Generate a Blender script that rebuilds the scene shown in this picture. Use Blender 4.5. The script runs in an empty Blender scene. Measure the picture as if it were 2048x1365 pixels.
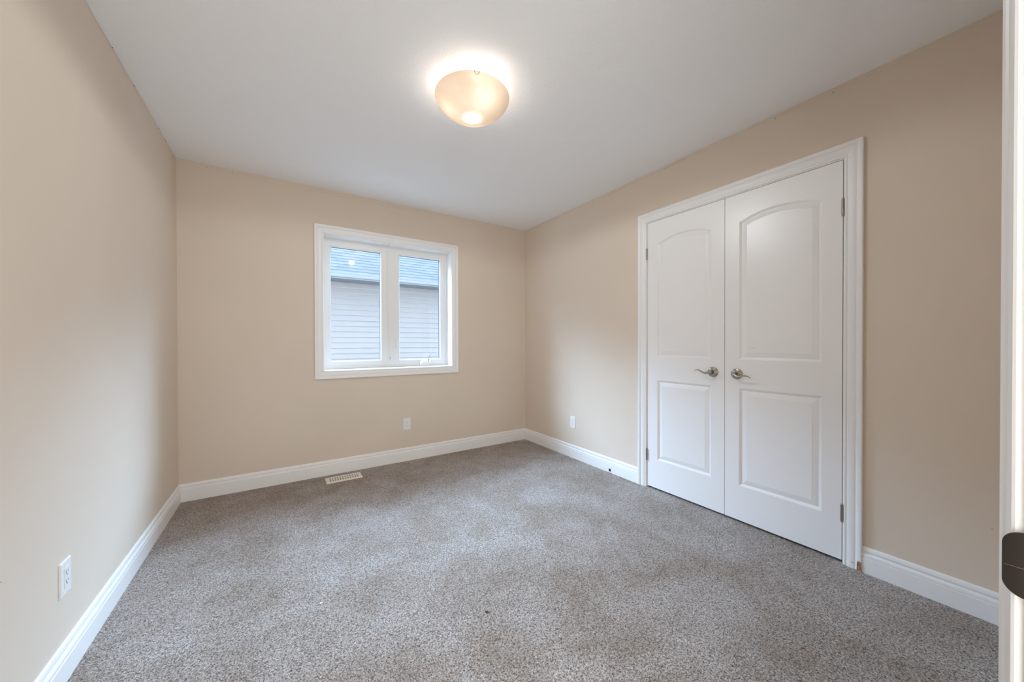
import bpy, bmesh, math, random
from mathutils import Vector, Matrix
from mathutils.geometry import tessellate_polygon

SC = bpy.context.scene
COL = SC.collection

# ------------------------------------------------------------------ camera
W, D, H = 3.0086, 3.3794, 2.44          # room: x 0..W, y YF..D, z 0..H
YF = 0.012                              # room face of the entrance wall
F = 704.2278                            # focal length in pixels of the 2048 px frame
yaw, pit, rol = map(math.radians, (-33.1004, -0.376, -0.1275))
fwd0 = Vector((-math.sin(yaw), math.cos(yaw), 0))
rt0 = Vector((math.cos(yaw), math.sin(yaw), 0))
up0 = Vector((0, 0, 1))
fwd = fwd0 * math.cos(pit) + up0 * math.sin(pit)
upp = up0 * math.cos(pit) - fwd0 * math.sin(pit)
rt = rt0 * math.cos(rol) + upp * math.sin(rol)
up = upp * math.cos(rol) - rt0 * math.sin(rol)
cam_data = bpy.data.cameras.new('camera')
cam_data.sensor_fit = 'HORIZONTAL'
cam_data.sensor_width = 36
cam_data.lens = F / 2048 * 36
cam_data.shift_y = 8.5034 / 2048
cam_data.clip_start = 0.02
cam = bpy.data.objects.new('camera', cam_data)
COL.objects.link(cam)
m = Matrix((rt, up, -fwd)).transposed().to_4x4()
m.translation = Vector((0.6223, 0, 1.1273))
cam.matrix_world = m
SC.camera = cam

# ------------------------------------------------------------------ light and exposure
vs = SC.view_settings
vs.view_transform = 'Standard'
vs.look = 'None'
vs.gamma = 1
vs.use_curve_mapping = False
vs.exposure = 0.05

world = bpy.data.worlds.new('overcast_sky')
SC.world = world
world.use_nodes = True
bg = world.node_tree.nodes['Background']
SKY_BASE = 4.6                          # even overcast
SKY_BRIGHT = 70.0                       # brighter sky patch added behind the neighbour's roof to light the room
bg.inputs[1].default_value = 1.0
def sky_nodes():
    nt = world.node_tree
    def n(kind, **kw):
        q = nt.nodes.new(kind)
        for k, v in kw.items():
            setattr(q, k, v)
        return q
    tc = n('ShaderNodeTexCoord')
    sep = n('ShaderNodeSeparateXYZ')
    nt.links.new(tc.outputs['Generated'], sep.inputs[0])
    def ramp(src, lo, hi):
        r = n('ShaderNodeMapRange', interpolation_type='SMOOTHSTEP')
        r.inputs['From Min'].default_value = lo
        r.inputs['From Max'].default_value = hi
        nt.links.new(src, r.inputs['Value'])
        return r.outputs[0]
    def mul(a, b):
        q = n('ShaderNodeMath', operation='MULTIPLY')
        nt.links.new(a, q.inputs[0])
        nt.links.new(b, q.inputs[1])
        return q.outputs[0]
    patch = mul(mul(ramp(sep.outputs[1], .20, .45), ramp(sep.outputs[2], .30, .40)), ramp(sep.outputs[2], .86, .66))
    patch.node.name = 'patch'
    st = n('ShaderNodeMath', operation='MULTIPLY_ADD', name='strength')
    nt.links.new(patch, st.inputs[0])
    st.inputs[1].default_value = SKY_BRIGHT
    st.inputs[2].default_value = SKY_BASE
    nt.links.new(st.outputs[0], bg.inputs[1])
    bg.inputs[0].default_value = (.60, .805, 1.10, 1)
sky_nodes()

LAMP = (1.449, 1.636)                    # ceiling light position
GLOW_POWER = .72                        # bulbs inside the frosted bowl
DOWN_SPOT_POWER = 27.0                      # extra spot added under the bowl to brighten the room
HALL_FILL_POWER = 31.0                       # added fill light behind the camera

def light(name, kind, loc, energy, color, **kw):
    d = bpy.data.lights.new(name, kind)
    d.energy = energy
    d.color = color
    for k, v in kw.items():
        setattr(d, k, v)
    o = bpy.data.objects.new(name, d)
    COL.objects.link(o)
    o.location = loc
    return o

# daylight portal in the window opening (guides sampling, gives no light of its own)
pt = light('window_portal', 'AREA', (1.5, D + 0.21, 1.48), 1, (1, 1, 1), shape='RECTANGLE', size=1.16, size_y=1.17)
pt.rotation_euler = (math.radians(90), 0, math.pi)
pt.data.cycles.is_portal = True
pt.rotation_euler = (math.radians(-90), 0, 0)

SC.cycles.max_bounces = 14
SC.cycles.diffuse_bounces = 9
SC.cycles.transparent_max_bounces = 16
SC.cycles.sample_clamp_indirect = 6

# ------------------------------------------------------------------ materials
def mat(name, color=(.8, .8, .8), rough=.5, metal=0, spec=.5):
    mt = bpy.data.materials.new(name)
    mt.use_nodes = True
    b = mt.node_tree.nodes['Principled BSDF']
    b.inputs['Base Color'].default_value = (*color, 1)
    b.inputs['Roughness'].default_value = rough
    b.inputs['Metallic'].default_value = metal
    b.inputs['Specular IOR Level'].default_value = spec
    return mt

def N(mt, kind, **kw):
    n = mt.node_tree.nodes.new(kind)
    for k, v in kw.items():
        if k in n.inputs.keys():
            n.inputs[k].default_value = v
        else:
            setattr(n, k, v)
    return n

def L(mt, a, b):
    mt.node_tree.links.new(a, b)

def pos(mt):
    return N(mt, 'ShaderNodeNewGeometry').outputs['Position']

def bump_noise(mt, scale, dist, strength=.3, detail=3, kind='noise'):
    p = pos(mt)
    n = N(mt, 'ShaderNodeTexNoise')
    n.inputs['Scale'].default_value = scale
    n.inputs['Detail'].default_value = detail
    L(mt, p, n.inputs['Vector'])
    bp = N(mt, 'ShaderNodeBump')
    bp.inputs['Strength'].default_value = strength
    bp.inputs['Distance'].default_value = dist
    L(mt, n.outputs['Fac'], bp.inputs['Height'])
    L(mt, bp.outputs[0], mt.node_tree.nodes['Principled BSDF'].inputs['Normal'])
    return n

def tint_noise(mt, scale, c0, c1, lo=.35, hi=.65, detail=2):
    n = N(mt, 'ShaderNodeTexNoise')
    n.inputs['Scale'].default_value = scale
    n.inputs['Detail'].default_value = detail
    L(mt, pos(mt), n.inputs['Vector'])
    r = N(mt, 'ShaderNodeValToRGB')
    r.color_ramp.elements[0].position = lo
    r.color_ramp.elements[0].color = (*c0, 1)
    r.color_ramp.elements[1].position = hi
    r.color_ramp.elements[1].color = (*c1, 1)
    L(mt, n.outputs['Fac'], r.inputs[0])
    L(mt, r.outputs[0], mt.node_tree.nodes['Principled BSDF'].inputs['Base Color'])
    return r

M = {}
M['wall'] = mat('beige_wall_paint', (.70, .615, .525), .62, spec=.3)
tint_noise(M['wall'], 1.6, (.70, .602, .500), (.72, .62, .517))
bump_noise(M['wall'], 420, .0008, .35)
M['ceiling'] = mat('stippled_ceiling', (.88, .89, .90), .9, spec=.1)
def ceiling_bump(mt):
    p = pos(mt)
    v = N(mt, 'ShaderNodeTexNoise')
    v.inputs['Scale'].default_value = 125
    v.inputs['Detail'].default_value = 4
    v.inputs['Roughness'].default_value = .62
    v.inputs['Distortion'].default_value = .6
    L(mt, p, v.inputs['Vector'])
    bp = N(mt, 'ShaderNodeBump')
    bp.inputs['Strength'].default_value = .4
    bp.inputs['Distance'].default_value = .005
    L(mt, v.outputs['Fac'], bp.inputs['Height'])
    L(mt, bp.outputs[0], mt.node_tree.nodes['Principled BSDF'].inputs['Normal'])
ceiling_bump(M['ceiling'])
M['trim'] = mat('white_trim_paint', (.85, .84, .83), .35)
bump_noise(M['trim'], 60, .0006, .15)
M['door'] = mat('white_door_paint', (.86, .845, .84), .30)
bump_noise(M['door'], 500, .0004, .25)
M['vinyl'] = mat('white_window_vinyl', (.82, .82, .80), .35)
M['nickel'] = mat('satin_nickel', (.42, .38, .335), .24, 1)
M['hinge'] = mat('antique_nickel', (.36, .30, .26), .38, 1)
M['bronze'] = mat('dark_bronze', (.035, .028, .024), .42, .6)
M['plastic'] = mat('white_plastic', (.82, .82, .80), .3)
M['dark'] = mat('dark_hole', (.03, .03, .03), .8)
M['duct'] = mat('dusty_duct', (.16, .13, .10), .8)
M['spacer'] = mat('glazing_spacer', (.012, .018, .028), .7, spec=.1)
M['cream_metal'] = mat('cream_enamel', (.78, .72, .62), .4)
M['wood'] = mat('bare_wood', (.30, .17, .08), .8)
tint_noise(M['wood'], 160, (.20, .10, .045), (.42, .27, .14))
M['rubber'] = mat('grey_rubber', (.40, .42, .44), .7)
M['lint'] = mat('dark_lint_fibre', (.03, .035, .05), 1)
M['scuff'] = mat('pink_scuff', (.62, .42, .38), .6)
M['worn'] = mat('worn_bronze', (.22, .15, .12), .4, .6)
M['string'] = mat('milky_string', (.80, .77, .72), .3)
M['bead'] = mat('clear_bead', (.86, .84, .80), .12)
M['bead_dark'] = mat('smoky_bead', (.20, .18, .16), .2)

def carpet():
    mt = mat('carpet_twist_pile', (.3, .27, .24), 1, spec=0)
    b = mt.node_tree.nodes['Principled BSDF']
    b.inputs['Sheen Weight'].default_value = .25
    b.inputs['Sheen Roughness'].default_value = .6
    p = pos(mt)
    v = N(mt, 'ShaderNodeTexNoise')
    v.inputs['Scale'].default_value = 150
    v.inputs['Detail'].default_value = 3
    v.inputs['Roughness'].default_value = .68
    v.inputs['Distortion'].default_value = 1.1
    L(mt, p, v.inputs['Vector'])
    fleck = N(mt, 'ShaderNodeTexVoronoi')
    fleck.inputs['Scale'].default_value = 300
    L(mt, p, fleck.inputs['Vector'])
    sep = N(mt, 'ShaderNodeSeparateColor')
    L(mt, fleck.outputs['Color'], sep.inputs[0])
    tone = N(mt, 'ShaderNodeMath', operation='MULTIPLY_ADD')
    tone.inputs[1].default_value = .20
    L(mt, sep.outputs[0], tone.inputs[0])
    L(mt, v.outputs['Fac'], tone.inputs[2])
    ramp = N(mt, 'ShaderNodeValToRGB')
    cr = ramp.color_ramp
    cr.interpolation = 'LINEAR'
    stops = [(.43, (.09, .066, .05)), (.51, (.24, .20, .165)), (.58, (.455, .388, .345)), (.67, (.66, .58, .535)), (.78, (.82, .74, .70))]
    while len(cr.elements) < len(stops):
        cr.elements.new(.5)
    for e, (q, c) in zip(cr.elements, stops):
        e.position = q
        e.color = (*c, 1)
    L(mt, tone.outputs[0], ramp.inputs[0])  # dark stops put the shade of the pile's pits into the yarn colour
    # worn and brushed patches of the pile, their sheen put into colour, some browner
    big = N(mt, 'ShaderNodeTexNoise')
    big.inputs['Scale'].default_value = 3.2
    big.inputs['Detail'].default_value = 5
    big.inputs['Roughness'].default_value = .62
    big.inputs['Distortion'].default_value = .4
    L(mt, p, big.inputs['Vector'])
    br = N(mt, 'ShaderNodeValToRGB')
    br.color_ramp.elements[0].position = .36
    br.color_ramp.elements[0].color = (.78, .71, .63, 1)
    br.color_ramp.elements[1].position = .62
    br.color_ramp.elements[1].color = (1.06, 1.06, 1.06, 1)
    L(mt, big.outputs['Fac'], br.inputs[0])
    mul = N(mt, 'ShaderNodeMix', data_type='RGBA', blend_type='MULTIPLY')
    mul.inputs[0].default_value = 1
    L(mt, ramp.outputs[0], mul.inputs[6])
    L(mt, br.outputs[0], mul.inputs[7])
    L(mt, mul.outputs[2], b.inputs['Base Color'])
    bp = N(mt, 'ShaderNodeBump')
    bp.inputs['Strength'].default_value = .9
    bp.inputs['Distance'].default_value = .016
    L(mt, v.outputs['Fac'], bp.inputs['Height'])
    L(mt, bp.outputs[0], b.inputs['Normal'])
    return mt
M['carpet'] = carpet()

def pane_mat():
    mt = bpy.data.materials.new('clear_pane')
    mt.use_nodes = True
    nt = mt.node_tree
    nt.nodes.remove(nt.nodes['Principled BSDF'])
    out = nt.nodes['Material Output']
    tr = N(mt, 'ShaderNodeBsdfTransparent')
    tr.inputs[0].default_value = (.95, .98, .99, 1)
    gl = N(mt, 'ShaderNodeBsdfGlossy')
    gl.inputs['Roughness'].default_value = .02
    lw = N(mt, 'ShaderNodeLayerWeight')
    lw.inputs[0].default_value = .5
    p5 = N(mt, 'ShaderNodeMath', operation='POWER')
    p5.inputs[1].default_value = 5
    L(mt, lw.outputs['Facing'], p5.inputs[0])
    fr = N(mt, 'ShaderNodeMath', operation='MULTIPLY_ADD')
    fr.inputs[1].default_value = .97
    fr.inputs[2].default_value = .03
    L(mt, p5.outputs[0], fr.inputs[0])
    mx = N(mt, 'ShaderNodeMixShader')
    L(mt, fr.outputs[0], mx.inputs[0])
    L(mt, tr.outputs[0], mx.inputs[1])
    L(mt, gl.outputs[0], mx.inputs[2])
    L(mt, mx.outputs[0], out.inputs[0])
    return mt
M['pane'] = pane_mat()

def frosted():
    mt = bpy.data.materials.new('frosted_alabaster_glass')
    mt.use_nodes = True
    nt = mt.node_tree
    nt.nodes.remove(nt.nodes['Principled BSDF'])
    out = nt.nodes['Material Output']
    tl = N(mt, 'ShaderNodeBsdfTranslucent')
    tl.inputs[0].default_value = (.36, .30, .24, 1)
    df = N(mt, 'ShaderNodeBsdfDiffuse')
    df.inputs[0].default_value = (.70, .56, .43, 1)
    gl = N(mt, 'ShaderNodeBsdfGlossy')
    gl.inputs['Roughness'].default_value = .25
    tr = N(mt, 'ShaderNodeBsdfTransparent')
    tr.inputs[0].default_value = (1, .96, .92, 1)
    a = N(mt, 'ShaderNodeMixShader'); a.inputs[0].default_value = .5
    b = N(mt, 'ShaderNodeMixShader'); b.inputs[0].default_value = .05
    c = N(mt, 'ShaderNodeMixShader'); c.inputs[0].default_value = .05
    L(mt, tl.outputs[0], a.inputs[1]); L(mt, df.outputs[0], a.inputs[2])
    L(mt, a.outputs[0], b.inputs[1]); L(mt, tr.outputs[0], b.inputs[2])
    L(mt, b.outputs[0], c.inputs[1]); L(mt, gl.outputs[0], c.inputs[2])
    L(mt, c.outputs[0], out.inputs[0])
    return mt
M['frosted'] = frosted()

def siding_mat():
    mt = mat('grey_vinyl_siding', (.33, .30, .30), .5)
    tint_noise(mt, .7, (.285, .228, .200), (.302, .243, .213))
    return mt
M['siding'] = siding_mat()

def shingle_mat():
    mt = mat('grey_asphalt_shingle', (.2, .2, .2), .95, spec=.1)
    b = mt.node_tree.nodes['Principled BSDF']
    tc = N(mt, 'ShaderNodeTexCoord')
    br = N(mt, 'ShaderNodeTexBrick')
    br.inputs['Color1'].default_value = (.19, .18, .188, 1)
    br.inputs['Color2'].default_value = (.15, .146, .154, 1)
    br.inputs['Mortar'].default_value = (.145, .145, .155, 1)
    br.inputs['Scale'].default_value = 1
    br.inputs['Mortar Size'].default_value = .006
    br.inputs['Brick Width'].default_value = .19
    br.inputs['Bias'].default_value = .1
    br.inputs['Row Height'].default_value = .13
    L(mt, tc.outputs['UV'], br.inputs['Vector'])
    L(mt, br.outputs['Color'], b.inputs['Base Color'])
    return mt
M['shingle'] = shingle_mat()
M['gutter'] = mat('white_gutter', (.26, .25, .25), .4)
M['soffit'] = mat('grey_soffit', (.15, .145, .15), .5)
M['ground'] = mat('pale_bounce_ground', (.50, .49, .47), 1)  # unseen ground, made pale to bounce daylight up into the room

# ------------------------------------------------------------------ mesh helpers
def link(name, bm, material, parent=None, smooth=False, kind=None):
    me = bpy.data.meshes.new(name)
    bmesh.ops.recalc_face_normals(bm, faces=bm.faces)
    bm.to_mesh(me)
    bm.free()
    if smooth:
        for p in me.polygons:
            p.use_smooth = True
    me.materials.append(material)
    o = bpy.data.objects.new(name, me)
    COL.objects.link(o)
    if parent is not None:
        o.parent = parent
    if kind:
        o['kind'] = kind
    return o

def struct(name, bm, material, parent=None, smooth=False):
    o = link(name, bm, material, parent, smooth)
    if parent is None:
        o['kind'] = 'structure'
    return o

def thing(name, label, cat, loc, group=None, rot=(0, 0, 0)):
    o = bpy.data.objects.new(name, None)
    o.empty_display_size = .05
    COL.objects.link(o)
    o.location = loc
    o.rotation_euler = rot
    o['label'] = label
    o['category'] = cat
    if group:
        o['group'] = group
    return o

def box(bm, x0, x1, y0, y1, z0, z1):
    v = [bm.verts.new((x, y, z)) for x in (x0, x1) for y in (y0, y1) for z in (z0, z1)]
    for f in ((0, 1, 3, 2), (4, 6, 7, 5), (0, 4, 5, 1), (2, 3, 7, 6), (0, 2, 6, 4), (1, 5, 7, 3)):
        bm.faces.new([v[i] for i in f])
    return v

def B(*boxes):
    bm = bmesh.new()
    for b in boxes:
        box(bm, *b)
    return bm

def bevel(bm, w, seg=2):
    bmesh.ops.bevel(bm, geom=list(bm.edges), offset=w, segments=seg, affect='EDGES', profile=.6)
    return bm

def cyl(bm, p0, p1, r0, r1=None, seg=24, caps=True):
    p0, p1 = Vector(p0), Vector(p1)
    r1 = r0 if r1 is None else r1
    d = (p1 - p0).normalized()
    a = d.orthogonal().normalized()
    b = d.cross(a)
    R = []
    for p, r in ((p0, r0), (p1, r1)):
        R.append([bm.verts.new(p + (a * math.cos(t) + b * math.sin(t)) * r) for t in [2 * math.pi * i / seg for i in range(seg)]])
    for i in range(seg):
        j = (i + 1) % seg
        bm.faces.new((R[0][i], R[0][j], R[1][j], R[1][i]))
    if caps:
        bm.faces.new(R[0][::-1])
        bm.faces.new(R[1])

def lathe(bm, prof, seg=48, org=(0, 0, 0), axis='z'):
    org = Vector(org)
    rings = []
    for r, h in prof:
        ring = []
        if r < 1e-6:
            pts = [(0, 0)]
        else:
            pts = [(r * math.cos(2 * math.pi * i / seg), r * math.sin(2 * math.pi * i / seg)) for i in range(seg)]
        for a, b in pts:
            q = (a, b, h) if axis == 'z' else ((h, a, b) if axis == 'x' else (a, h, b))
            ring.append(bm.verts.new(org + Vector(q)))
        rings.append(ring)
    for A, C in zip(rings, rings[1:]):
        for i in range(seg):
            j = (i + 1) % seg
            vs_ = [A[i % len(A)], A[j % len(A)], C[j % len(C)], C[i % len(C)]]
            u = []
            for q in vs_:
                if q not in u:
                    u.append(q)
            if len(u) > 2:
                bm.faces.new(u)

def tube(bm, pts, radii, seg=12, flat=1.0, upv=(0, 0, 1)):
    """round or flattened tube along points; radii per point may be (wide, high)"""
    pts = [Vector(p) for p in pts]
    rings = []
    for i, p in enumerate(pts):
        d = (pts[min(i + 1, len(pts) - 1)] - pts[max(i - 1, 0)]).normalized()
        u = Vector(upv)
        s = d.cross(u)
        if s.length < 1e-4:
            s = d.orthogonal()
        s.normalize()
        u = s.cross(d).normalized()
        r = radii[i] if isinstance(radii, (list, tuple)) else radii
        ra, rb = r if isinstance(r, (list, tuple)) else (r, r)
        rings.append([bm.verts.new(p + s * math.cos(2 * math.pi * k / seg) * ra + u * math.sin(2 * math.pi * k / seg) * rb) for k in range(seg)])
    for A, C in zip(rings, rings[1:]):
        for i in range(seg):
            j = (i + 1) % seg
            bm.faces.new((A[i], A[j], C[j], C[i]))
    bm.faces.new(rings[0][::-1])
    bm.faces.new(rings[-1])

def smooth_path(pts, n=6):
    pts = [Vector(p) for p in pts]
    P = [pts[0] * 2 - pts[1]] + pts + [pts[-1] * 2 - pts[-2]]
    out = []
    for i in range(1, len(P) - 2):
        a, b, c, d = P[i - 1:i + 3]
        for k in range(n):
            t = k / n
            out.append(.5 * ((2 * b) + (c - a) * t + (2 * a - 5 * b + 4 * c - d) * t * t + (3 * b - 3 * c + d - a) * t ** 3))
    out.append(pts[-1])
    return out

def smooth_list(v, n=6):
    return [q.x for q in smooth_path([(x, 0, 0) for x in v], n)]

def plane_map(kind):
    # (a, b, t) -> point : a along the wall, b up, t out of the wall into the room
    if kind == 'back':
        return lambda a, b, t: Vector((a, D - t, b))
    if kind == 'right':
        return lambda a, b, t: Vector((W - t, a, b))
    if kind == 'left':
        return lambda a, b, t: Vector((t, a, b))
    if kind == 'front':
        return lambda a, b, t: Vector((a, YF + t, b))
    if kind == 'hall':
        return lambda a, b, t: Vector((a, YF - .117 - t, b))

def frame_sweep(bm, mp, a0, a1, b0, b1, prof, closed=True):
    """mitred moulding around the rectangle a0..a1 x b0..b1; prof = (outward w, thickness t)"""
    rings = []
    for w, t in prof:
        if closed:
            c = [(a0 - w, b0 - w), (a1 + w, b0 - w), (a1 + w, b1 + w), (a0 - w, b1 + w)]
        else:
            c = [(a0 - w, b0), (a0 - w, b1 + w), (a1 + w, b1 + w), (a1 + w, b0)]
        rings.append([bm.verts.new(mp(a, b, t)) for a, b in c])
    n = 4
    for A, C in zip(rings, rings[1:]):
        for i in range(n if closed else n - 1):
            j = (i + 1) % n
            bm.faces.new((A[i], A[j], C[j], C[i]))
    if not closed:
        bm.faces.new([r[0] for r in rings])
        bm.faces.new([r[-1] for r in rings][::-1])

CASING = [(0, 0), (0, .007), (.0015, .0092), (.004, .010), (.0085, .010), (.0105, .0078), (.0125, .0078), (.016, .0105),
          (.024, .0128), (.032, .0136), (.040, .0130), (.0445, .0112), (.047, .0112), (.0485, .0140), (.052, .0165),
          (.058, .0185), (.065, .019), (.0685, .0180), (.070, .0160), (.070, 0)]
BASE = [(0, .0140), (.0745, .0140), (.0757, .0122), (.0775, .0122), (.0790, .0136), (.0895, .0132), (.0940, .0112),
        (.0962, .0058), (.1012, .0050), (.1038, .0088), (.1075, .0096), (.1175, .0082), (.1235, .0056), (.1257, .0028), (.1257, 0), (0, 0)]

def run_board(bm, mp, a0, a1, m0, m1, prof=BASE):
    R = []
    for a, mtr in ((a0, m0), (a1, m1)):
        R.append([bm.verts.new(mp(a + mtr * t, z, t)) for z, t in prof])
    n = len(prof)
    for i in range(n):
        j = (i + 1) % n
        bm.faces.new((R[0][i], R[0][j], R[1][j], R[1][i]))
    bm.faces.new(R[0][::-1])
    bm.faces.new(R[1])

# ------------------------------------------------------------------ room shell
HX0, HX1, HY0 = -.9, 2.9, -1.5           # hallway behind the entrance
DX0, DX1, DZ = .425, 1.215, 2.045        # entrance opening
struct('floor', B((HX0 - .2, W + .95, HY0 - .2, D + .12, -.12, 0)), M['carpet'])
struct('ceiling', B((HX0 - .2, W + .95, HY0 - .2, D + .25, H, H + .15)), M['ceiling'])
struct('wall_left', B((-.12, 0, YF - .1, D + .25, 0, H)), M['wall'])
WX0, WX1, WZ0, WZ1 = .912, 2.088, .884, 2.073     # rough window opening
struct('wall_back', B((-.12, WX0, D, D + .24, 0, H), (WX1, W + .9, D, D + .24, 0, H),
                      (WX0, WX1, D, D + .24, 0, WZ0), (WX0, WX1, D, D + .24, WZ1, H)), M['wall'])
CY0, CY1, CZ = .561, 1.745, 2.072                  # rough closet opening
struct('wall_right', B((W, W + .12, YF - .1, CY0, 0, H), (W, W + .12, CY1, D + .01, 0, H), (W, W + .12, CY0, CY1, CZ, H)), M['wall'])
struct('wall_front', B((HX0, DX0 - .02, YF - .117, YF, 0, H), (DX1 + .02, W + .12, YF - .117, YF, 0, H),
                       (DX0 - .02, DX1 + .02, YF - .117, YF, DZ + .02, H)), M['wall'])
struct('wall_closet', B((W + .78, W + .9, YF - .1, D, 0, H), (W + .12, W + .8, .2, .3, 0, H), (W + .12, W + .8, 2.0, 2.1, 0, H)), M['wall'])
struct('wall_hall', B((HX0 - .1, HX0, HY0, YF, 0, H), (HX1, HX1 + .1, HY0, YF - .117, 0, H), (HX0 - .1, HX1 + .1, HY0 - .1, HY0, 0, H)), M['wall'])

mb, mr, ml, mf = plane_map('back'), plane_map('right'), plane_map('left'), plane_map('front')
bm = bmesh.new(); run_board(bm, ml, YF, D, 0, -1); struct('baseboard_left', bm, M['trim'])
bm = bmesh.new(); run_board(bm, mb, 0, W, 1, -1); struct('baseboard_back', bm, M['trim'])
bm = bmesh.new(); run_board(bm, mr, 1.8025, D, 0, -1); struct('baseboard_right', bm, M['trim'])
bm = bmesh.new(); run_board(bm, mr, YF, .5055, 1, 0); struct('baseboard_right.001', bm, M['trim'])
bm = bmesh.new(); run_board(bm, mf, DX1 + .077, W, 0, -1); struct('baseboard_front', bm, M['trim'])

# ------------------------------------------------------------------ closet casing, jamb and doors
dy0, dm, dy1, dz0, dz1 = .583, 1.1518, 1.7234, .015, 2.0514
bm = bmesh.new()
frame_sweep(bm, mr, dy0 - .0085, dy1 + .0085, 0, dz1 + .0085, CASING, closed=False)
cas = struct('trim_1', bm, M['trim'])
cas['label'] = 'white moulded casing around the closet doors'
bm = bmesh.new()
for (a0, a1, b0, b1) in ((CY0, dy0 - .0035, 0, dz1 + .003), (dy1 + .0035, CY1, 0, dz1 + .003), (CY0, CY1, dz1 + .003, CZ)):
    box(bm, W - .0005, W + .12, a0, a1, b0, b1)
link('jamb', bm, M['trim'], cas)
# closet door stop behind the leaves
link('stop', B((W + .038, W + .05, dy0 - .0035, dy0 + .010, 0, dz1), (W + .038, W + .05, dy1 - .010, dy1 + .0035, 0, dz1),
               (W + .038, W + .05, dy0, dy1, dz1 - .010, dz1 + .003)), M['trim'], cas)
# chipped foot of the casing, bare wood showing
bm = bmesh.new()
ch = [(.5045, .002), (.5225, .002), (.5215, .030), (.5205, .047), (.5120, .049), (.5050, .046)]
v0 = [bm.verts.new((W - .0195, a, b)) for a, b in ch]
v1 = [bm.verts.new((W - .004, a, b)) for a, b in ch]
bm.faces.new(v0); bm.faces.new(v1[::-1])
for i in range(len(ch)):
    j = (i + 1) % len(ch)
    bm.faces.new((v0[i], v0[j], v1[j], v1[i]))
o = link('bare_wood_chip', bm, M['wood'], cas); o['label'] = 'brown bare wood where the paint is chipped off'
bm = bmesh.new(); cyl(bm, (W - .0138, .5375, .030), (W - .0128, .5375, .030), .0028, seg=12)
link('nail_hole', bm, M['wood'], cas)

PANEL = [(0, 0), (.0025, .0022), (.006, .0034), (.0075, .0055), (.0105, .0085), (.0135, .0096), (.0165, .0096), (.018, .0085),
         (.030, .0052), (.0400, .0032), (.0415, .0022)]

def panel_outline(a0, a1, b0, b1, rise=0, w=0):
    if rise:
        hw = (a1 - a0) / 2
        R = (hw * hw + rise * rise) / (2 * rise)
        cx, cz = (a0 + a1) / 2, b1 + rise - R
        R, hw = R - w, hw - w
        b1 = cz + math.sqrt(R * R - hw * hw)
    else:
        b1 -= w
    a0, a1, b0 = a0 + w, a1 - w, b0 + w
    P = [(a0, b0), (a1, b0), (a1, b1)]
    if rise:
        th = math.asin(hw / R)
        n = 28
        for i in range(1, n):
            t = th - 2 * th * i / n
            P.append((cx + R * math.sin(t), cz + R * math.cos(t)))
    P.append((a0, b1))
    return [Vector(p) for p in P]

def door_leaf(name, a0, a1, pa0, pa1, scuffs):
    """one moulded leaf, front face in the wall plane; (a, b) = (y, z), depth grows into the closet"""
    bm = bmesh.new()
    T = .035
    outer = [Vector(p) for p in ((a0, dz0), (a1, dz0), (a1, dz1), (a0, dz1))]
    args = [(pa0, pa1, .2325, .8415), (pa0, pa1, 1.0205, 1.8755, .0435)]
    pans = [panel_outline(*g) for g in args]
    loops = [outer] + pans
    vmap = []
    for lp in loops:
        vmap += [bm.verts.new((W, p.x, p.y)) for p in lp]
    tris = tessellate_polygon([[Vector((p.x, p.y, 0)) for p in lp] for lp in loops])
    for t in tris:
        try:
            bm.faces.new([vmap[i] for i in t])
        except ValueError:
            pass
    k = len(outer)
    for lp, g in zip(pans, args):
        prev = vmap[k:k + len(lp)]
        k += len(lp)
        for w, dpt in PANEL[1:]:
            cur = [bm.verts.new((W + dpt, p.x, p.y)) for p in panel_outline(*(g + (0,) * (5 - len(g))), w)]
            for i in range(len(lp)):
                j = (i + 1) % len(lp)
                bm.faces.new((prev[i], prev[j], cur[j], cur[i]))
            prev = cur
        bm.faces.new(prev)
    ov = vmap[:4]
    bk = [bm.verts.new((W + T, p.x, p.y)) for p in outer]
    for i in range(4):
        j = (i + 1) % 4
        bm.faces.new((ov[i], ov[j], bk[j], bk[i]))
    bm.faces.new(bk)
    d = struct(name, bm, M['door'])
    for nm, (y, z, ln, hh, tilt) in scuffs:
        b2 = bmesh.new()
        box(b2, W + .0019, W + .0024, y - ln / 2, y + ln / 2, z - hh / 2, z + hh / 2)
        bmesh.ops.rotate(b2, verts=b2.verts, cent=(W, y, z), matrix=Matrix.Rotation(tilt, 3, 'X'))
        link(nm, b2, M['scuff'], d)
    return d

door_l = door_leaf('door_1', dm + .0018, dy1, 1.2378, 1.6382, [])
door_r = door_leaf('door_2', dy0, dm - .0018, .6635, 1.0665, [('scuff_mark', (.992, 1.092, .032, .0016, math.radians(-8)))])
door_l['label'] = 'left leaf of the white two-panel closet doors'
door_r['label'] = 'right leaf of the white two-panel closet doors'

def hinge(door, y, z0, z1):
    bm = bmesh.new()
    x = W - .0065
    n = 5
    h = (z1 - z0)
    for i in range(n):
        cyl(bm, (x, y, z0 + h * i / n + .0006), (x, y, z0 + h * (i + 1) / n - .0006), .0062, seg=20)
    cyl(bm, (x, y, z0), (x, y, z1), .0050, seg=16)
    for s, zz in ((-1, z0), (1, z1)):
        lathe(bm, [(.0056, 0), (.0056, s * .0015), (.004, s * .0038), (0, s * .0045)], 16, (x, y, zz))
    box(bm, W - .004, W - .0005, y - .0030, y + .0030, z0, z1)
    link('hinge', bm, M['hinge'], door)
hinge(door_l, 1.7275, 1.7745, 1.8563)
hinge(door_l, 1.7275, .2150, .3000)
hinge(door_r, .5805, 1.7700, 1.8530)
hinge(door_r, .5805, .2160, .2990)

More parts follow.
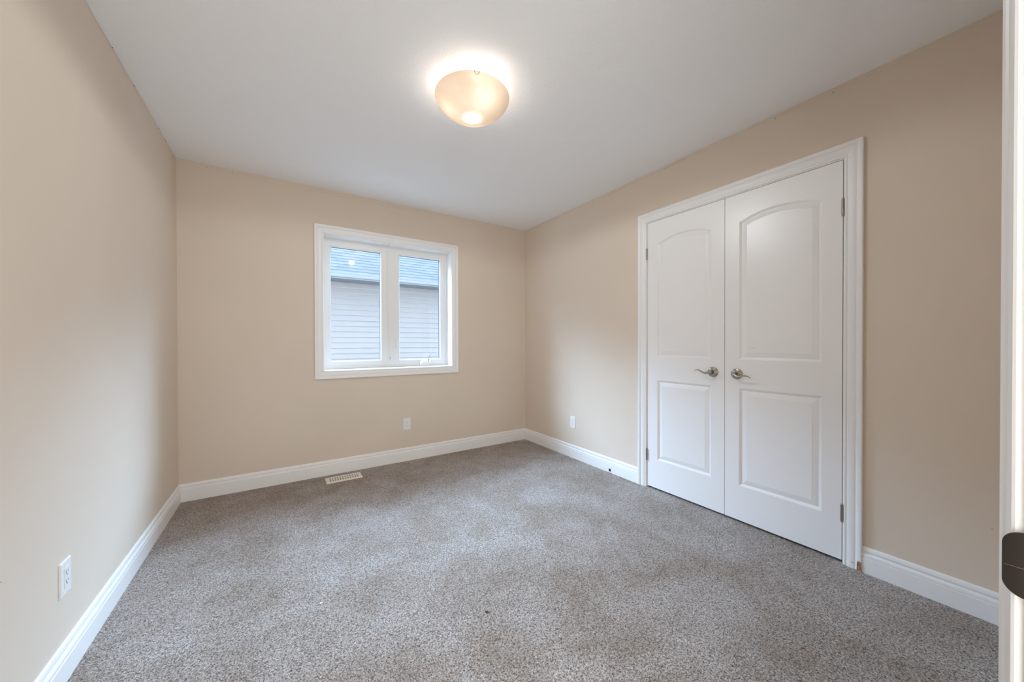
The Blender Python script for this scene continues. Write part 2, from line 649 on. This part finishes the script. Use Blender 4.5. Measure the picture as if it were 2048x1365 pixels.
def handle(door, y, z, s, droop):
    """lever handle on a round rose; s = direction of the lever along y"""
    root = link('handle', rose_bm(), M['nickel'], door, smooth=True)
    root.location = (W, y, z)
    # lever, in the rose's own frame (-x out of the door)
    P = [(-.044, -.006 * s, .000), (-.047, .004 * s, -.001), (-.050, .016 * s, -.005), (-.052, .030 * s, -.0065), (-.052, .045 * s, -.002),
         (-.051, .060 * s, .006), (-.050, .074 * s, .0105), (-.049, .088 * s, .0085), (-.048, .101 * s, .003)]
    Rw = [.0085, .0095, .0090, .0080, .0075, .0070, .0062, .0052, .0026]
    Rh = [.0085, .0088, .0078, .0062, .0052, .0044, .0036, .0026, .0014]
    pp = smooth_path(P, 5)
    rr = list(zip(smooth_list(Rw, 5), smooth_list(Rh, 5)))
    b = bmesh.new()
    tube(b, pp, rr, 16)
    lv = link('lever', b, M['nickel'], root, smooth=True)
    lv.rotation_euler = (droop, 0, 0)
    return root

def rose_bm():
    b = bmesh.new()
    lathe(b, [(.0335, 0), (.0335, -.0035), (.0325, -.0060), (.0285, -.0085), (.0235, -.0100), (.0180, -.0108), (.0145, -.0125),
              (.0125, -.0165), (.0115, -.024), (.0112, -.034), (.0122, -.042), (.0118, -.0475), (.0080, -.0510), (0, -.0520)], 40, axis='x')
    return b
handle(door_l, 1.2240, .9330, 1, 0)
handle(door_r, 1.0790, .9300, -1, math.radians(12))

# ------------------------------------------------------------------ entrance jamb and casing with the strike plate
bm = bmesh.new()
frame_sweep(bm, mf, DX0 - .005, DX1 + .005, 0, DZ + .005, CASING, closed=False)
ent = struct('trim_2', bm, M['trim'])
ent['label'] = 'white casing and jamb of the entrance doorway'
link('jamb', B((DX1, DX1 + .02, YF - .117, YF, 0, DZ + .02), (DX0 - .02, DX0, YF - .117, YF, 0, DZ + .02), (DX0, DX1, YF - .117, YF, DZ, DZ + .02)), M['trim'], ent)
bm = bmesh.new()
frame_sweep(bm, plane_map('hall'), DX0 - .005, DX1 + .005, 0, DZ + .005, CASING, closed=False)
link('casing', bm, M['trim'], ent)

def strike():
    # full-lip plate: flat on the jamb, its rounded lip running out past the casing edge and curling away
    z0, z1 = .8815, .9445
    R = .0140
    ys = [-.030 + i * (.0262 - R + .030) / 16 for i in range(16)] + [.0262 - R + R * math.sin(i * math.pi / 2 / 20) for i in range(21)]
    bm = bmesh.new()
    def edge(y, s):
        d = max(0, y - (.0262 - R))
        return (z1 if s > 0 else z0) - s * (R - math.sqrt(max(R * R - d * d, 0)))
    rows = []
    for y in ys:
        t = max(0, y - .010)
        x = DX1 - .0022 + 9.0 * t * t
        a, b = edge(y, -1), edge(y, 1)
        rows.append([(x, y, a + (b - a) * k / 8) for k in range(9)])
    F_ = [[bm.verts.new(p) for p in r] for r in rows]
    Bk = [[bm.verts.new((p[0] + .0018, p[1], p[2])) for p in r] for r in rows]
    n, q = len(rows), 9
    for i in range(n - 1):
        for k in range(q - 1):
            bm.faces.new((F_[i][k], F_[i][k + 1], F_[i + 1][k + 1], F_[i + 1][k]))
            bm.faces.new((Bk[i][k], Bk[i + 1][k], Bk[i + 1][k + 1], Bk[i][k + 1]))
        bm.faces.new((F_[i][0], F_[i + 1][0], Bk[i + 1][0], Bk[i][0]))
        bm.faces.new((F_[i][q - 1], Bk[i][q - 1], Bk[i + 1][q - 1], F_[i + 1][q - 1]))
    for k in range(q - 1):
        bm.faces.new((F_[0][k], Bk[0][k], Bk[0][k + 1], F_[0][k + 1]))
        bm.faces.new((F_[-1][k], F_[-1][k + 1], Bk[-1][k + 1], Bk[-1][k]))
    sp = link('strike_plate', bm, M['bronze'], ent)
    sp['label'] = 'dark bronze strike plate'
    b2 = bmesh.new()
    P = []
    for i in range(12):
        y = .0248 - i * .0030
        t = max(0, y - .010)
        P.append((DX1 - .0023 + 9.0 * t * t, y, .9105 - .0008 * math.exp(-i * .6)))
    tube(b2, P, .0003, 6)
    link('scratch', b2, M['worn'], sp)
strike()

# small dark nick in the paint of the right wall near the doorway
bm = bmesh.new(); lathe(bm, [(.0019, .0004), (.0012, -.0004), (0, -.0005)], 10, (W, .1288, .3738), 'x')
link('nick', bm, M['dark'], bpy.data.objects['wall_right'])
bm = bmesh.new(); lathe(bm, [(.0019, -.0004), (.0012, .0004), (0, .0005)], 10, (0, 1.504, .502), 'x')
link('nick', bm, M['dark'], bpy.data.objects['wall_left'])

# ------------------------------------------------------------------ window
WIN = bpy.data.objects.new('window_1', None)
COL.objects.link(WIN)
WIN.location = (1.5, D, .823)
WIN['kind'] = 'structure'
WIN['label'] = 'white two-sash window in the back wall'
def wlink(name, bm, mt, parent=None, smooth=False):
    bmesh.ops.translate(bm, verts=bm.verts, vec=(-1.5, -D, -.823))
    return link(name, bm, mt, parent or WIN, smooth)
bm = bmesh.new()
frame_sweep(bm, mb, .917, 2.083, .892, 2.065, [(w * .069 / .07, t) for w, t in CASING])
wlink('casing', bm, M['trim'])
ox0, ox1, oz0, oz1 = .921, 2.079, .896, 2.061        # inside faces of the jamb extension
FY = D + .12                                           # room face of the vinyl frame
wlink('jamb', B((WX0, ox0, D + .0005, FY + .09, WZ0, WZ1), (ox1, WX1, D + .0005, FY + .09, WZ0, WZ1),
                (ox0, ox1, D + .0005, FY + .09, WZ0, oz0), (ox0, ox1, D + .0005, FY + .09, oz1, WZ1)), M['trim'])
def ring(bm, x0, x1, z0, z1, wl, wr, wb, wt, ya, yb):
    box(bm, x0, x0 + wl, ya, yb, z0, z1)
    box(bm, x1 - wr, x1, ya, yb, z0, z1)
    box(bm, x0 + wl, x1 - wr, ya, yb, z0, z0 + wb)
    box(bm, x0 + wl, x1 - wr, ya, yb, z1 - wt, z1)
GL = (.987, 1.410, .972, 1.9905)                       # left glass
GR = (1.590, 2.006, .969, 1.9925)                      # right glass
bm = bmesh.new()
ring(bm, ox0, ox1, oz0, oz1, .022, .022, .026, .020, FY, FY + .085)
box(bm, 1.466, 1.506, FY - .001, FY + .085, oz0 + .02, oz1 - .015)
fr = wlink('window_frame', bm, M['vinyl'])
bm = bmesh.new()
box(bm, 1.4655, 1.4735, FY - .0055, FY, oz0 + .005, oz1 - .003)
wlink('mullion_bead', bm, M['vinyl'])
for nm, g, x0, x1, ya in (('fixed', GL, ox0 + .012, 1.467, FY + .006), ('casement', GR, 1.505, ox1 - .012, FY + .004)):
    bm = bmesh.new()
    prof = [(0, .020), (0, .0035), (.0035, 0), (.0070, -.002), (.0085, -.0055), (.013, -.0065)]
    mp = lambda a, b, t, ya=ya: Vector((a, ya + .0065 + t, b))
    a0, a1, b0, b1 = g
    # stepped rails: bead next to the glass, then the flat stile
    ring(bm, x0, x1, oz0 + .018, oz1 - .013, a0 - .013 - x0, x1 - a1 - .013, b0 - .013 - oz0 - .018, oz1 - .013 - b1 - .013, ya, ya + .06)
    rr = [[bm.verts.new(mp(a, b, t)) for a, b in ((a0 - w, b0 - w), (a1 + w, b0 - w), (a1 + w, b1 + w), (a0 - w, b1 + w))] for w, t in prof]
    for A, C in zip(rr, rr[1:]):
        for i in range(4):
            j = (i + 1) % 4
            bm.faces.new((A[i], A[j], C[j], C[i]))
    sash = wlink('sash', bm, M['vinyl'])
    bm = bmesh.new()
    ring(bm, a0 - .012, a1 + .012, b0 - .012, b1 + .012, .0125, .0125, .0125, .0125, ya + .019, ya + .038)
    wlink('spacer', bm, M['spacer'], sash)
    bm = B((a0 - .01, a1 + .01, ya + .0165, ya + .0185, b0 - .01, b1 + .01), (a0 - .01, a1 + .01, ya + .0385, ya + .0405, b0 - .01, b1 + .01))
    wlink('pane', bm, M['pane'], sash)
    if nm == 'casement':
        # lock lever on the stile
        b = bmesh.new()
        box(b, 1.5395, 1.5615, ya - .004, ya, 1.082, 1.200)
        bevel(b, .0018)
        lk = wlink('lock_plate', b, M['vinyl'], sash)
        b = bmesh.new()
        tube(b, smooth_path([(1.5515, ya - .004, 1.172), (1.5520, ya - .014, 1.168), (1.5490, ya - .020, 1.150), (1.5470, ya - .021, 1.127), (1.5500, ya - .018, 1.104)], 4),
             [(.006, .0045)] * 17, 10)
        wlink('lock_lever', b, M['plastic'], sash, True)
# crank operator on the sill
b = bmesh.new()
pts = [(x + .032, z) for x, z in [(1.752, .020), (1.757, .034), (1.780, .046), (1.835, .050), (1.858, .044), (1.868, .030), (1.870, .002), (1.750, .002)]]
v0 = [b.verts.new((x, FY - .030, oz0 + z)) for x, z in pts]
v1 = [b.verts.new((x, FY + .006, oz0 + z + .012 * (z > .01))) for x, z in pts]
b.faces.new(v0); b.faces.new(v1[::-1])
for i in range(len(pts)):
    j = (i + 1) % len(pts)
    b.faces.new((v0[i], v0[j], v1[j], v1[i]))
crank = wlink('crank_operator', b, M['plastic'])
b = bmesh.new()
pp = smooth_path([(x + .032, y, z) for x, y, z in [(1.836, FY - .024, oz0 + .046), (1.837, FY - .030, oz0 + .062), (1.838, FY - .036, oz0 + .085), (1.842, FY - .040, oz0 + .108), (1.856, FY - .044, oz0 + .124), (1.866, FY - .046, oz0 + .128)]], 4)
tube(b, pp, [.0085 - .0045 * i / (len(pp) - 1) for i in range(len(pp))], 12)
wlink('crank_handle', b, M['rubber'], crank, True)

# ------------------------------------------------------------------ ceiling light
def bowl_profile(R=.190, depth=.104):
    pr = []
    n = 22
    for i in range(n + 1):
        a = i / n
        r = R * math.sin(a * math.pi / 2) if i else 0
        z = -depth * (math.cos(a * math.pi / 2)) ** 1.45
        pr.append((r, z))
    return pr
def ceiling_light(x, y, label, power, spot_power):
    ZR = H - .055                                       # rim height
    t = thing('ceiling_light', label, 'ceiling light', (x, y, H))
    b = bmesh.new()
    P = bowl_profile()
    inner = [(max(r - .004, 0), z + .004) for r, z in P]
    lathe(b, P + [(P[-1][0], .0035)], 64, (0, 0, ZR - H))
    sh = link('glass_shade', b, M['frosted'], t, smooth=True)
    b = bmesh.new()
    lathe(b, [(0, -.030), (.030, -.030), (.055, -.026), (.062, -.018), (.064, 0)], 40)
    link('ceiling_pan', b, M['plastic'], t, smooth=True)
    for k in range(3):
        a = math.radians(-110.5 + 120 * k)
        u = Vector((math.cos(a), math.sin(a), 0)); w = Vector((-u.y, u.x, 0))
        b = bmesh.new()
        P2 = []
        R = .1935
        for q in range(13):
            th = math.pi * q / 12
            P2.append(u * (R - .0095 * math.sin(th)) + w * (.0120 * math.cos(th)) + Vector((0, 0, ZR - H + .006 - .017 * math.sin(th))))
        tube(b, P2, .0011, 8)
        link('clip', b, M['bronze'], t, smooth=True)
    for k, (dx, dy) in enumerate(((-.086, .032), (.005, -.097), (.054, .094))):
        b = bmesh.new()
        zc = -.062
        cyl(b, (dx * .4, dy * .4, -.034), (dx * .70, dy * .70, -.048), .012, seg=16)
        link('socket', b, M['plastic'], t)
        lo = light('bulb_glow', 'POINT', (x + dx, y + dy, H + zc - .012), power * (1.3 if k == 1 else .85), (1.0, .95, .89), shadow_soft_size=(.026, .040, .028)[k])
        lo.parent = t
        lo.matrix_parent_inverse = Matrix.Translation((-x, -y, -H))
    th = light('added_down_spot', 'SPOT', (x, y, ZR - .112), spot_power, (.90, .97, 1.0), spot_size=math.radians(179), spot_blend=.16, shadow_soft_size=.022)  # spot added just below the bowl to light walls and floor
    th.parent = t
    th.matrix_parent_inverse = Matrix.Translation((-x, -y, -H))
    return t
ceiling_light(LAMP[0], LAMP[1], 'round frosted glass bowl ceiling light with small wire clips, lit warm', GLOW_POWER, DOWN_SPOT_POWER)

# upright fill light added behind the camera, unseen, to brighten the room
hl = light('hall_fill', 'AREA', (.62, -.36, 1.05), HALL_FILL_POWER, (.97, .96, .93), shape='RECTANGLE', size=1.0, size_y=1.95)
hl.rotation_euler = (math.radians(90), 0, 0)

# ------------------------------------------------------------------ outlets
def outlet(label, mp_kind, a, z, slots=True):
    """decorator duplex receptacle, centre (a, z) on the given wall"""
    rot = {'back': 0, 'right': -math.pi / 2, 'left': math.pi / 2}[mp_kind]
    loc = {'back': (a, D, z), 'right': (W, a, z), 'left': (0, a, z)}[mp_kind]
    t = thing('wall_outlet', label, 'outlet', loc, 'white wall outlets', (0, 0, rot))
    # local frame: x along the wall, -y into the room
    w, h = .0352, .0570
    b = bmesh.new()
    lv = [(0, 0), (0, -.0025), (.0012, -.0045), (.0035, -.0055)]
    rr = [[b.verts.new((sx * (w - o), y, sz * (h - o))) for sx, sz in ((-1, -1), (1, -1), (1, 1), (-1, 1))] for o, y in lv]
    iw, ih = .0168, .0335
    rr.append([b.verts.new((sx * iw, -.0055, sz * ih)) for sx, sz in ((-1, -1), (1, -1), (1, 1), (-1, 1))])
    rr.append([b.verts.new((sx * iw, -.0035, sz * ih)) for sx, sz in ((-1, -1), (1, -1), (1, 1), (-1, 1))])
    for A, C in zip(rr, rr[1:]):
        for i in range(4):
            j = (i + 1) % 4
            b.faces.new((A[i], A[j], C[j], C[i]))
    link('cover_plate', b, M['plastic'], t)
    b = B((-iw + .0004, iw - .0004, -.0068, -.001, -ih + .0004, ih - .0004))
    bevel(b, .0007)
    rc = link('receptacle', b, M['plastic'], t)
    for s in (-1, 1):
        for dx, hh in ((-.0063, .0042), (.0063, .0034)):
            link('slot', B((dx - .0008, dx + .0008, -.0072, -.0065, s * .0155 + .0035 - hh, s * .0155 + .0035 + hh)), M['dark'], rc)
        b = bmesh.new(); cyl(b, (0, -.0072, s * .0155 - .0065), (0, -.0065, s * .0155 - .0065), .0024, seg=14)
        link('ground_hole', b, M['dark'], rc)
    for s in (-1, 1):
        b = bmesh.new(); cyl(b, (0, -.0062, s * .0485), (0, -.0050, s * .0485), .0028, seg=14)
        link('screw', b, M['plastic'], t)
    return t
outlet('white wall outlet under the window on the back wall', 'back', 1.6180, .3515)
outlet('white wall outlet between the far corner and the closet doors', 'right', 2.5665, .3460)
outlet('white wall outlet low on the left wall, nearest the viewer', 'left', 1.8190, .3390)

# ------------------------------------------------------------------ floor register
rg = thing('floor_register', 'cream slotted metal floor register in the carpet beneath the window', 'floor vent', (1.0465, 3.2215, 0))
b = bmesh.new()
hw, hd = .1365, .0640
lv = [(0, .0005), (0, .0045), (.004, .0085), (.010, .0095), (.0185, .0090), (.0195, .0060), (.0195, .001)]
rr = [[b.verts.new((sx * (hw - o), sy * (hd - o), z)) for sx, sy in ((-1, -1), (1, -1), (1, 1), (-1, 1))] for o, z in lv]
for A, C in zip(rr, rr[1:]):
    for i in range(4):
        j = (i + 1) % 4
        b.faces.new((A[i], A[j], C[j], C[i]))
link('frame', b, M['cream_metal'], rg)
b = bmesh.new()
n = 13
for i in range(n):
    x = -.112 + .224 * i / (n - 1)
    v = box(b, x - .0060, x + .0060, -.046, .046, .0052, .0078)
    bmesh.ops.rotate(b, verts=v, cent=(x, 0, .0066), matrix=Matrix.Rotation(math.radians(-18), 3, 'Y'))
box(b, -.118, .118, -.0025, .0025, .0045, .0088)
link('louvers', b, M['cream_metal'], rg)
link('duct_opening', B((-.1175, .1175, -.045, .045, .0002, .0012)), M['duct'], rg)

# ------------------------------------------------------------------ door stop on the right baseboard
ds = thing('door_stop', 'small dark door stop with pale tip on the right baseboard beside the closet', 'door stop', (W - .0140, 2.091, .0225))
b = bmesh.new(); lathe(b, [(0, -.0060), (.0045, -.0060), (.0085, -.0045), (.0125, -.0015), (.0130, 0)], 24, axis='x')
link('base', b, M['bronze'], ds, smooth=True)
b = bmesh.new(); cyl(b, (-.004, 0, 0), (-.010, 0, 0), .0056, seg=20)
link('stem', b, M['bronze'], ds, smooth=True)
b = bmesh.new(); lathe(b, [(.0048, -.0095), (.0048, -.0125), (.0036, -.0138), (0, -.0142)], 20, axis='x')
link('rubber_tip', b, M['rubber'], ds, smooth=True)

# ------------------------------------------------------------------ dark lint on the carpet
random.seed(4)
b = bmesh.new()
for k in range(9):
    a = random.uniform(0, 6.28)
    p = [Vector((random.uniform(-.005, .005), random.uniform(-.003, .003), .0012))]
    for q in range(5):
        a += random.uniform(-.9, .9)
        p.append(p[-1] + Vector((math.cos(a) * .0022, math.sin(a) * .0016, random.uniform(-.0002, .0007))))
    tube(b, p, .0008, 6)
o = link('lint_tuft', b, M['lint'])
o.location = (1.3323, 1.285, 0.0006)
o['label'] = 'tiny dark tuft of lint on the carpet in the foreground'
o['category'] = 'lint'

b = bmesh.new()
bmesh.ops.create_icosphere(b, subdivisions=2, radius=.0045)
for q in b.verts:
    q.co.x *= random.uniform(1.1, 1.7)
    q.co.z *= random.uniform(.35, .6)
o = link('paper_crumb', b, M['plastic'])
o.location = (0.7560, 1.7241, .0020)
o['label'] = 'tiny white crumb of paper lying on the carpet left of the dark lint'
o['category'] = 'crumb'

# ------------------------------------------------------------------ thin beaded string along the top of the walls and down over the window
bs = thing('beaded_string', 'thin pale string with tiny beads tacked below the ceiling and hanging over the window', 'string', (1.462, D - .004, 2.40))
def sl(name, bm, mt, smooth=True):
    bmesh.ops.translate(bm, verts=bm.verts, vec=(-1.462, -(D - .004), -2.40))
    return link(name, bm, mt, bs, smooth)
random.seed(11)
def strand(P, r=.0011):
    b = bmesh.new(); tube(b, P, r, 6); sl('strand', b, M['string'])
def beads(P, step, first=.05, dark=.28):
    acc = first
    for a, c in zip(P, P[1:]):
        a, c = Vector(a), Vector(c)
        ln = (c - a).length
        while acc < ln:
            q = a.lerp(c, acc / ln)
            b = bmesh.new()
            bmesh.ops.create_uvsphere(b, u_segments=10, v_segments=7, radius=.0024)
            bmesh.ops.translate(b, verts=b.verts, vec=q)
            sl('bead', b, M['bead_dark'] if random.random() < dark else M['bead'])
            acc += step * random.uniform(.8, 1.2)
        acc -= ln
wn = []
for i in range(27):
    y = .02 + (D - .02 - .008) * i / 26
    wn.append((.003, y, H - .010 - .004 * math.sin(y * 2.1) - random.uniform(0, .003)))
for i in range(1, 25):
    x = (W) * i / 25
    zz = H - .018 - .016 * math.sin(math.pi * min(x / W * 1.15, 1)) - random.uniform(0, .003)
    wn.append((x, D - .003, zz))
for i in range(27):
    y = D - .008 - (D - .03) * i / 26
    wn.append((W - .003, y, H - .020 - .004 * math.sin(y * 3) - random.uniform(0, .004)))
strand(wn)
beads(wn, .135)
zc = H - .034
s1 = smooth_path([(1.458, D - .003, zc), (1.459, D - .003, 2.27), (1.461, D - .004, 2.16), (1.462, D - .0205, 2.115), (1.461, D - .019, 2.075), (1.465, D + .05, 2.055), (1.470, FY - .008, 2.045), (1.476, FY - .009, 1.90), (1.475, FY - .009, 1.50), (1.475, FY - .009, 1.10)], 4)
s2 = smooth_path([(1.471, D - .003, zc), (1.472, D - .003, 2.27), (1.474, D - .004, 2.16), (1.482, D - .0205, 2.115), (1.484, D - .019, 2.075), (1.474, D + .05, 2.056), (1.472, FY - .008, 2.045)], 4)
strand(s1, .0010)
strand(s2, .0010)
beads(s1, .17, .12, .0)
beads(s2, .11, .06, .3)
b = B((1.463, 1.487, FY - .016, FY - .0056, .962, 1.000)); bevel(b, .002)
sl('plug', b, M['plastic'], False)
b = B((1.487, 1.497, FY - .014, FY - .0015, .972, .992)); bevel(b, .001)
sl('plug_jack', b, M['rubber'], False)

# ------------------------------------------------------------------ the neighbouring house outside
NY = 7.25
nh = thing('neighbouring_house', 'neighbouring house with pale lap siding, gutter and shingle roof outside the window', 'house', (2.5, NY, -.9))
def nlink(name, bm, mt, parent=nh):
    bmesh.ops.translate(bm, verts=bm.verts, vec=(-2.5, -NY, .9))
    return link(name, bm, mt, parent)
EX = .103
b = bmesh.new()
z = .8286 - EX * 17
prev = None
while z < 2.75:
    # double four lap: each course leans out towards its butt edge
    q = [(NY - .0, z + EX), (NY - .018, z + .009), (NY - .014, z), (NY, z)]
    for (ya, za), (yb, zb) in zip(q, q[1:]):
        v = [b.verts.new((x, y, zz)) for x, y, zz in ((-4, ya, za), (9, ya, za), (9, yb, zb), (-4, yb, zb))]
        b.faces.new(v)
    z += EX
nlink('siding', b, M['siding'])
EZ = 2.265                                             # eave height
EY = NY - .55
b = bmesh.new()
# gutter: a K-style trough seen from the side and below
pr = [(EY + .02, EZ + .002), (EY - .070, EZ + .002), (EY - .085, EZ + .022), (EY - .075, EZ + .045), (EY - .095, EZ + .068), (EY - .100, EZ + .080), (EY - .090, EZ + .080), (EY - .065, EZ + .045), (EY + .0, EZ + .02), (EY + .02, EZ + .080)]
for (ya, za), (yb, zb) in zip(pr, pr[1:]):
    b.faces.new([b.verts.new(p) for p in ((-4, ya, za), (9, ya, za), (9, yb, zb), (-4, yb, zb))])
nlink('gutter', b, M['gutter'])
nlink('fascia', B((-4, 9, EY + .021, EY + .045, EZ - .012, EZ + .08)), M['gutter'])
nlink('soffit', B((-4, 9, EY + .045, NY + .05, EZ + .005, EZ + .025)), M['soffit'])
SL = .85
bm = bmesh.new()
uvl = bm.loops.layers.uv.new('UVMap')
def roof_face(y0, z0, y1, z1):
    v = [bm.verts.new(p) for p in ((-4.4, y0, z0), (9.4, y0, z0), (9.4, y1, z1), (-4.4, y1, z1))]
    f = bm.faces.new(v)
    ln = math.hypot(y1 - y0, z1 - z0)
    for lp, uv in zip(f.loops, ((0, 0), (13.8, 0), (13.8, ln), (0, ln))):
        lp[uvl].uv = uv
    return f
# stepped courses so that the butts of the shingles show
y, z = EY - .055, EZ + .062
row = .105
ca, sa = 1 / math.hypot(1, SL), SL / math.hypot(1, SL)
k = 0
RUN = 1.2
while y < EY + RUN:
    y1, z1 = y + row * ca, z + row * sa
    ru = random.random() * 3
    f = roof_face(y, z + .007, y1, z1)
    for lp, uv in zip(f.loops, ((ru, .13 * k + .002), (13.8 + ru, .13 * k + .002), (13.8 + ru, .13 * k + .128), (ru, .13 * k + .128))):
        lp[uvl].uv = uv
    roof_face(y, z, y, z + .007)
    y, z = y1, z1
    k += 1
f = roof_face(y, z, y + RUN, z - RUN * SL)
me_r = bpy.data.meshes.new('roof')
bmesh.ops.translate(bm, verts=bm.verts, vec=(-2.5, -NY, .9))
bm.to_mesh(me_r); bm.free()
me_r.materials.append(M['shingle'])
ro = bpy.data.objects.new('roof', me_r); COL.objects.link(ro); ro.parent = nh
g = B((-12, 16, D + .3, 24, -1.0, -.9))
o = link('ground', g, M['ground']); o['kind'] = 'structure'
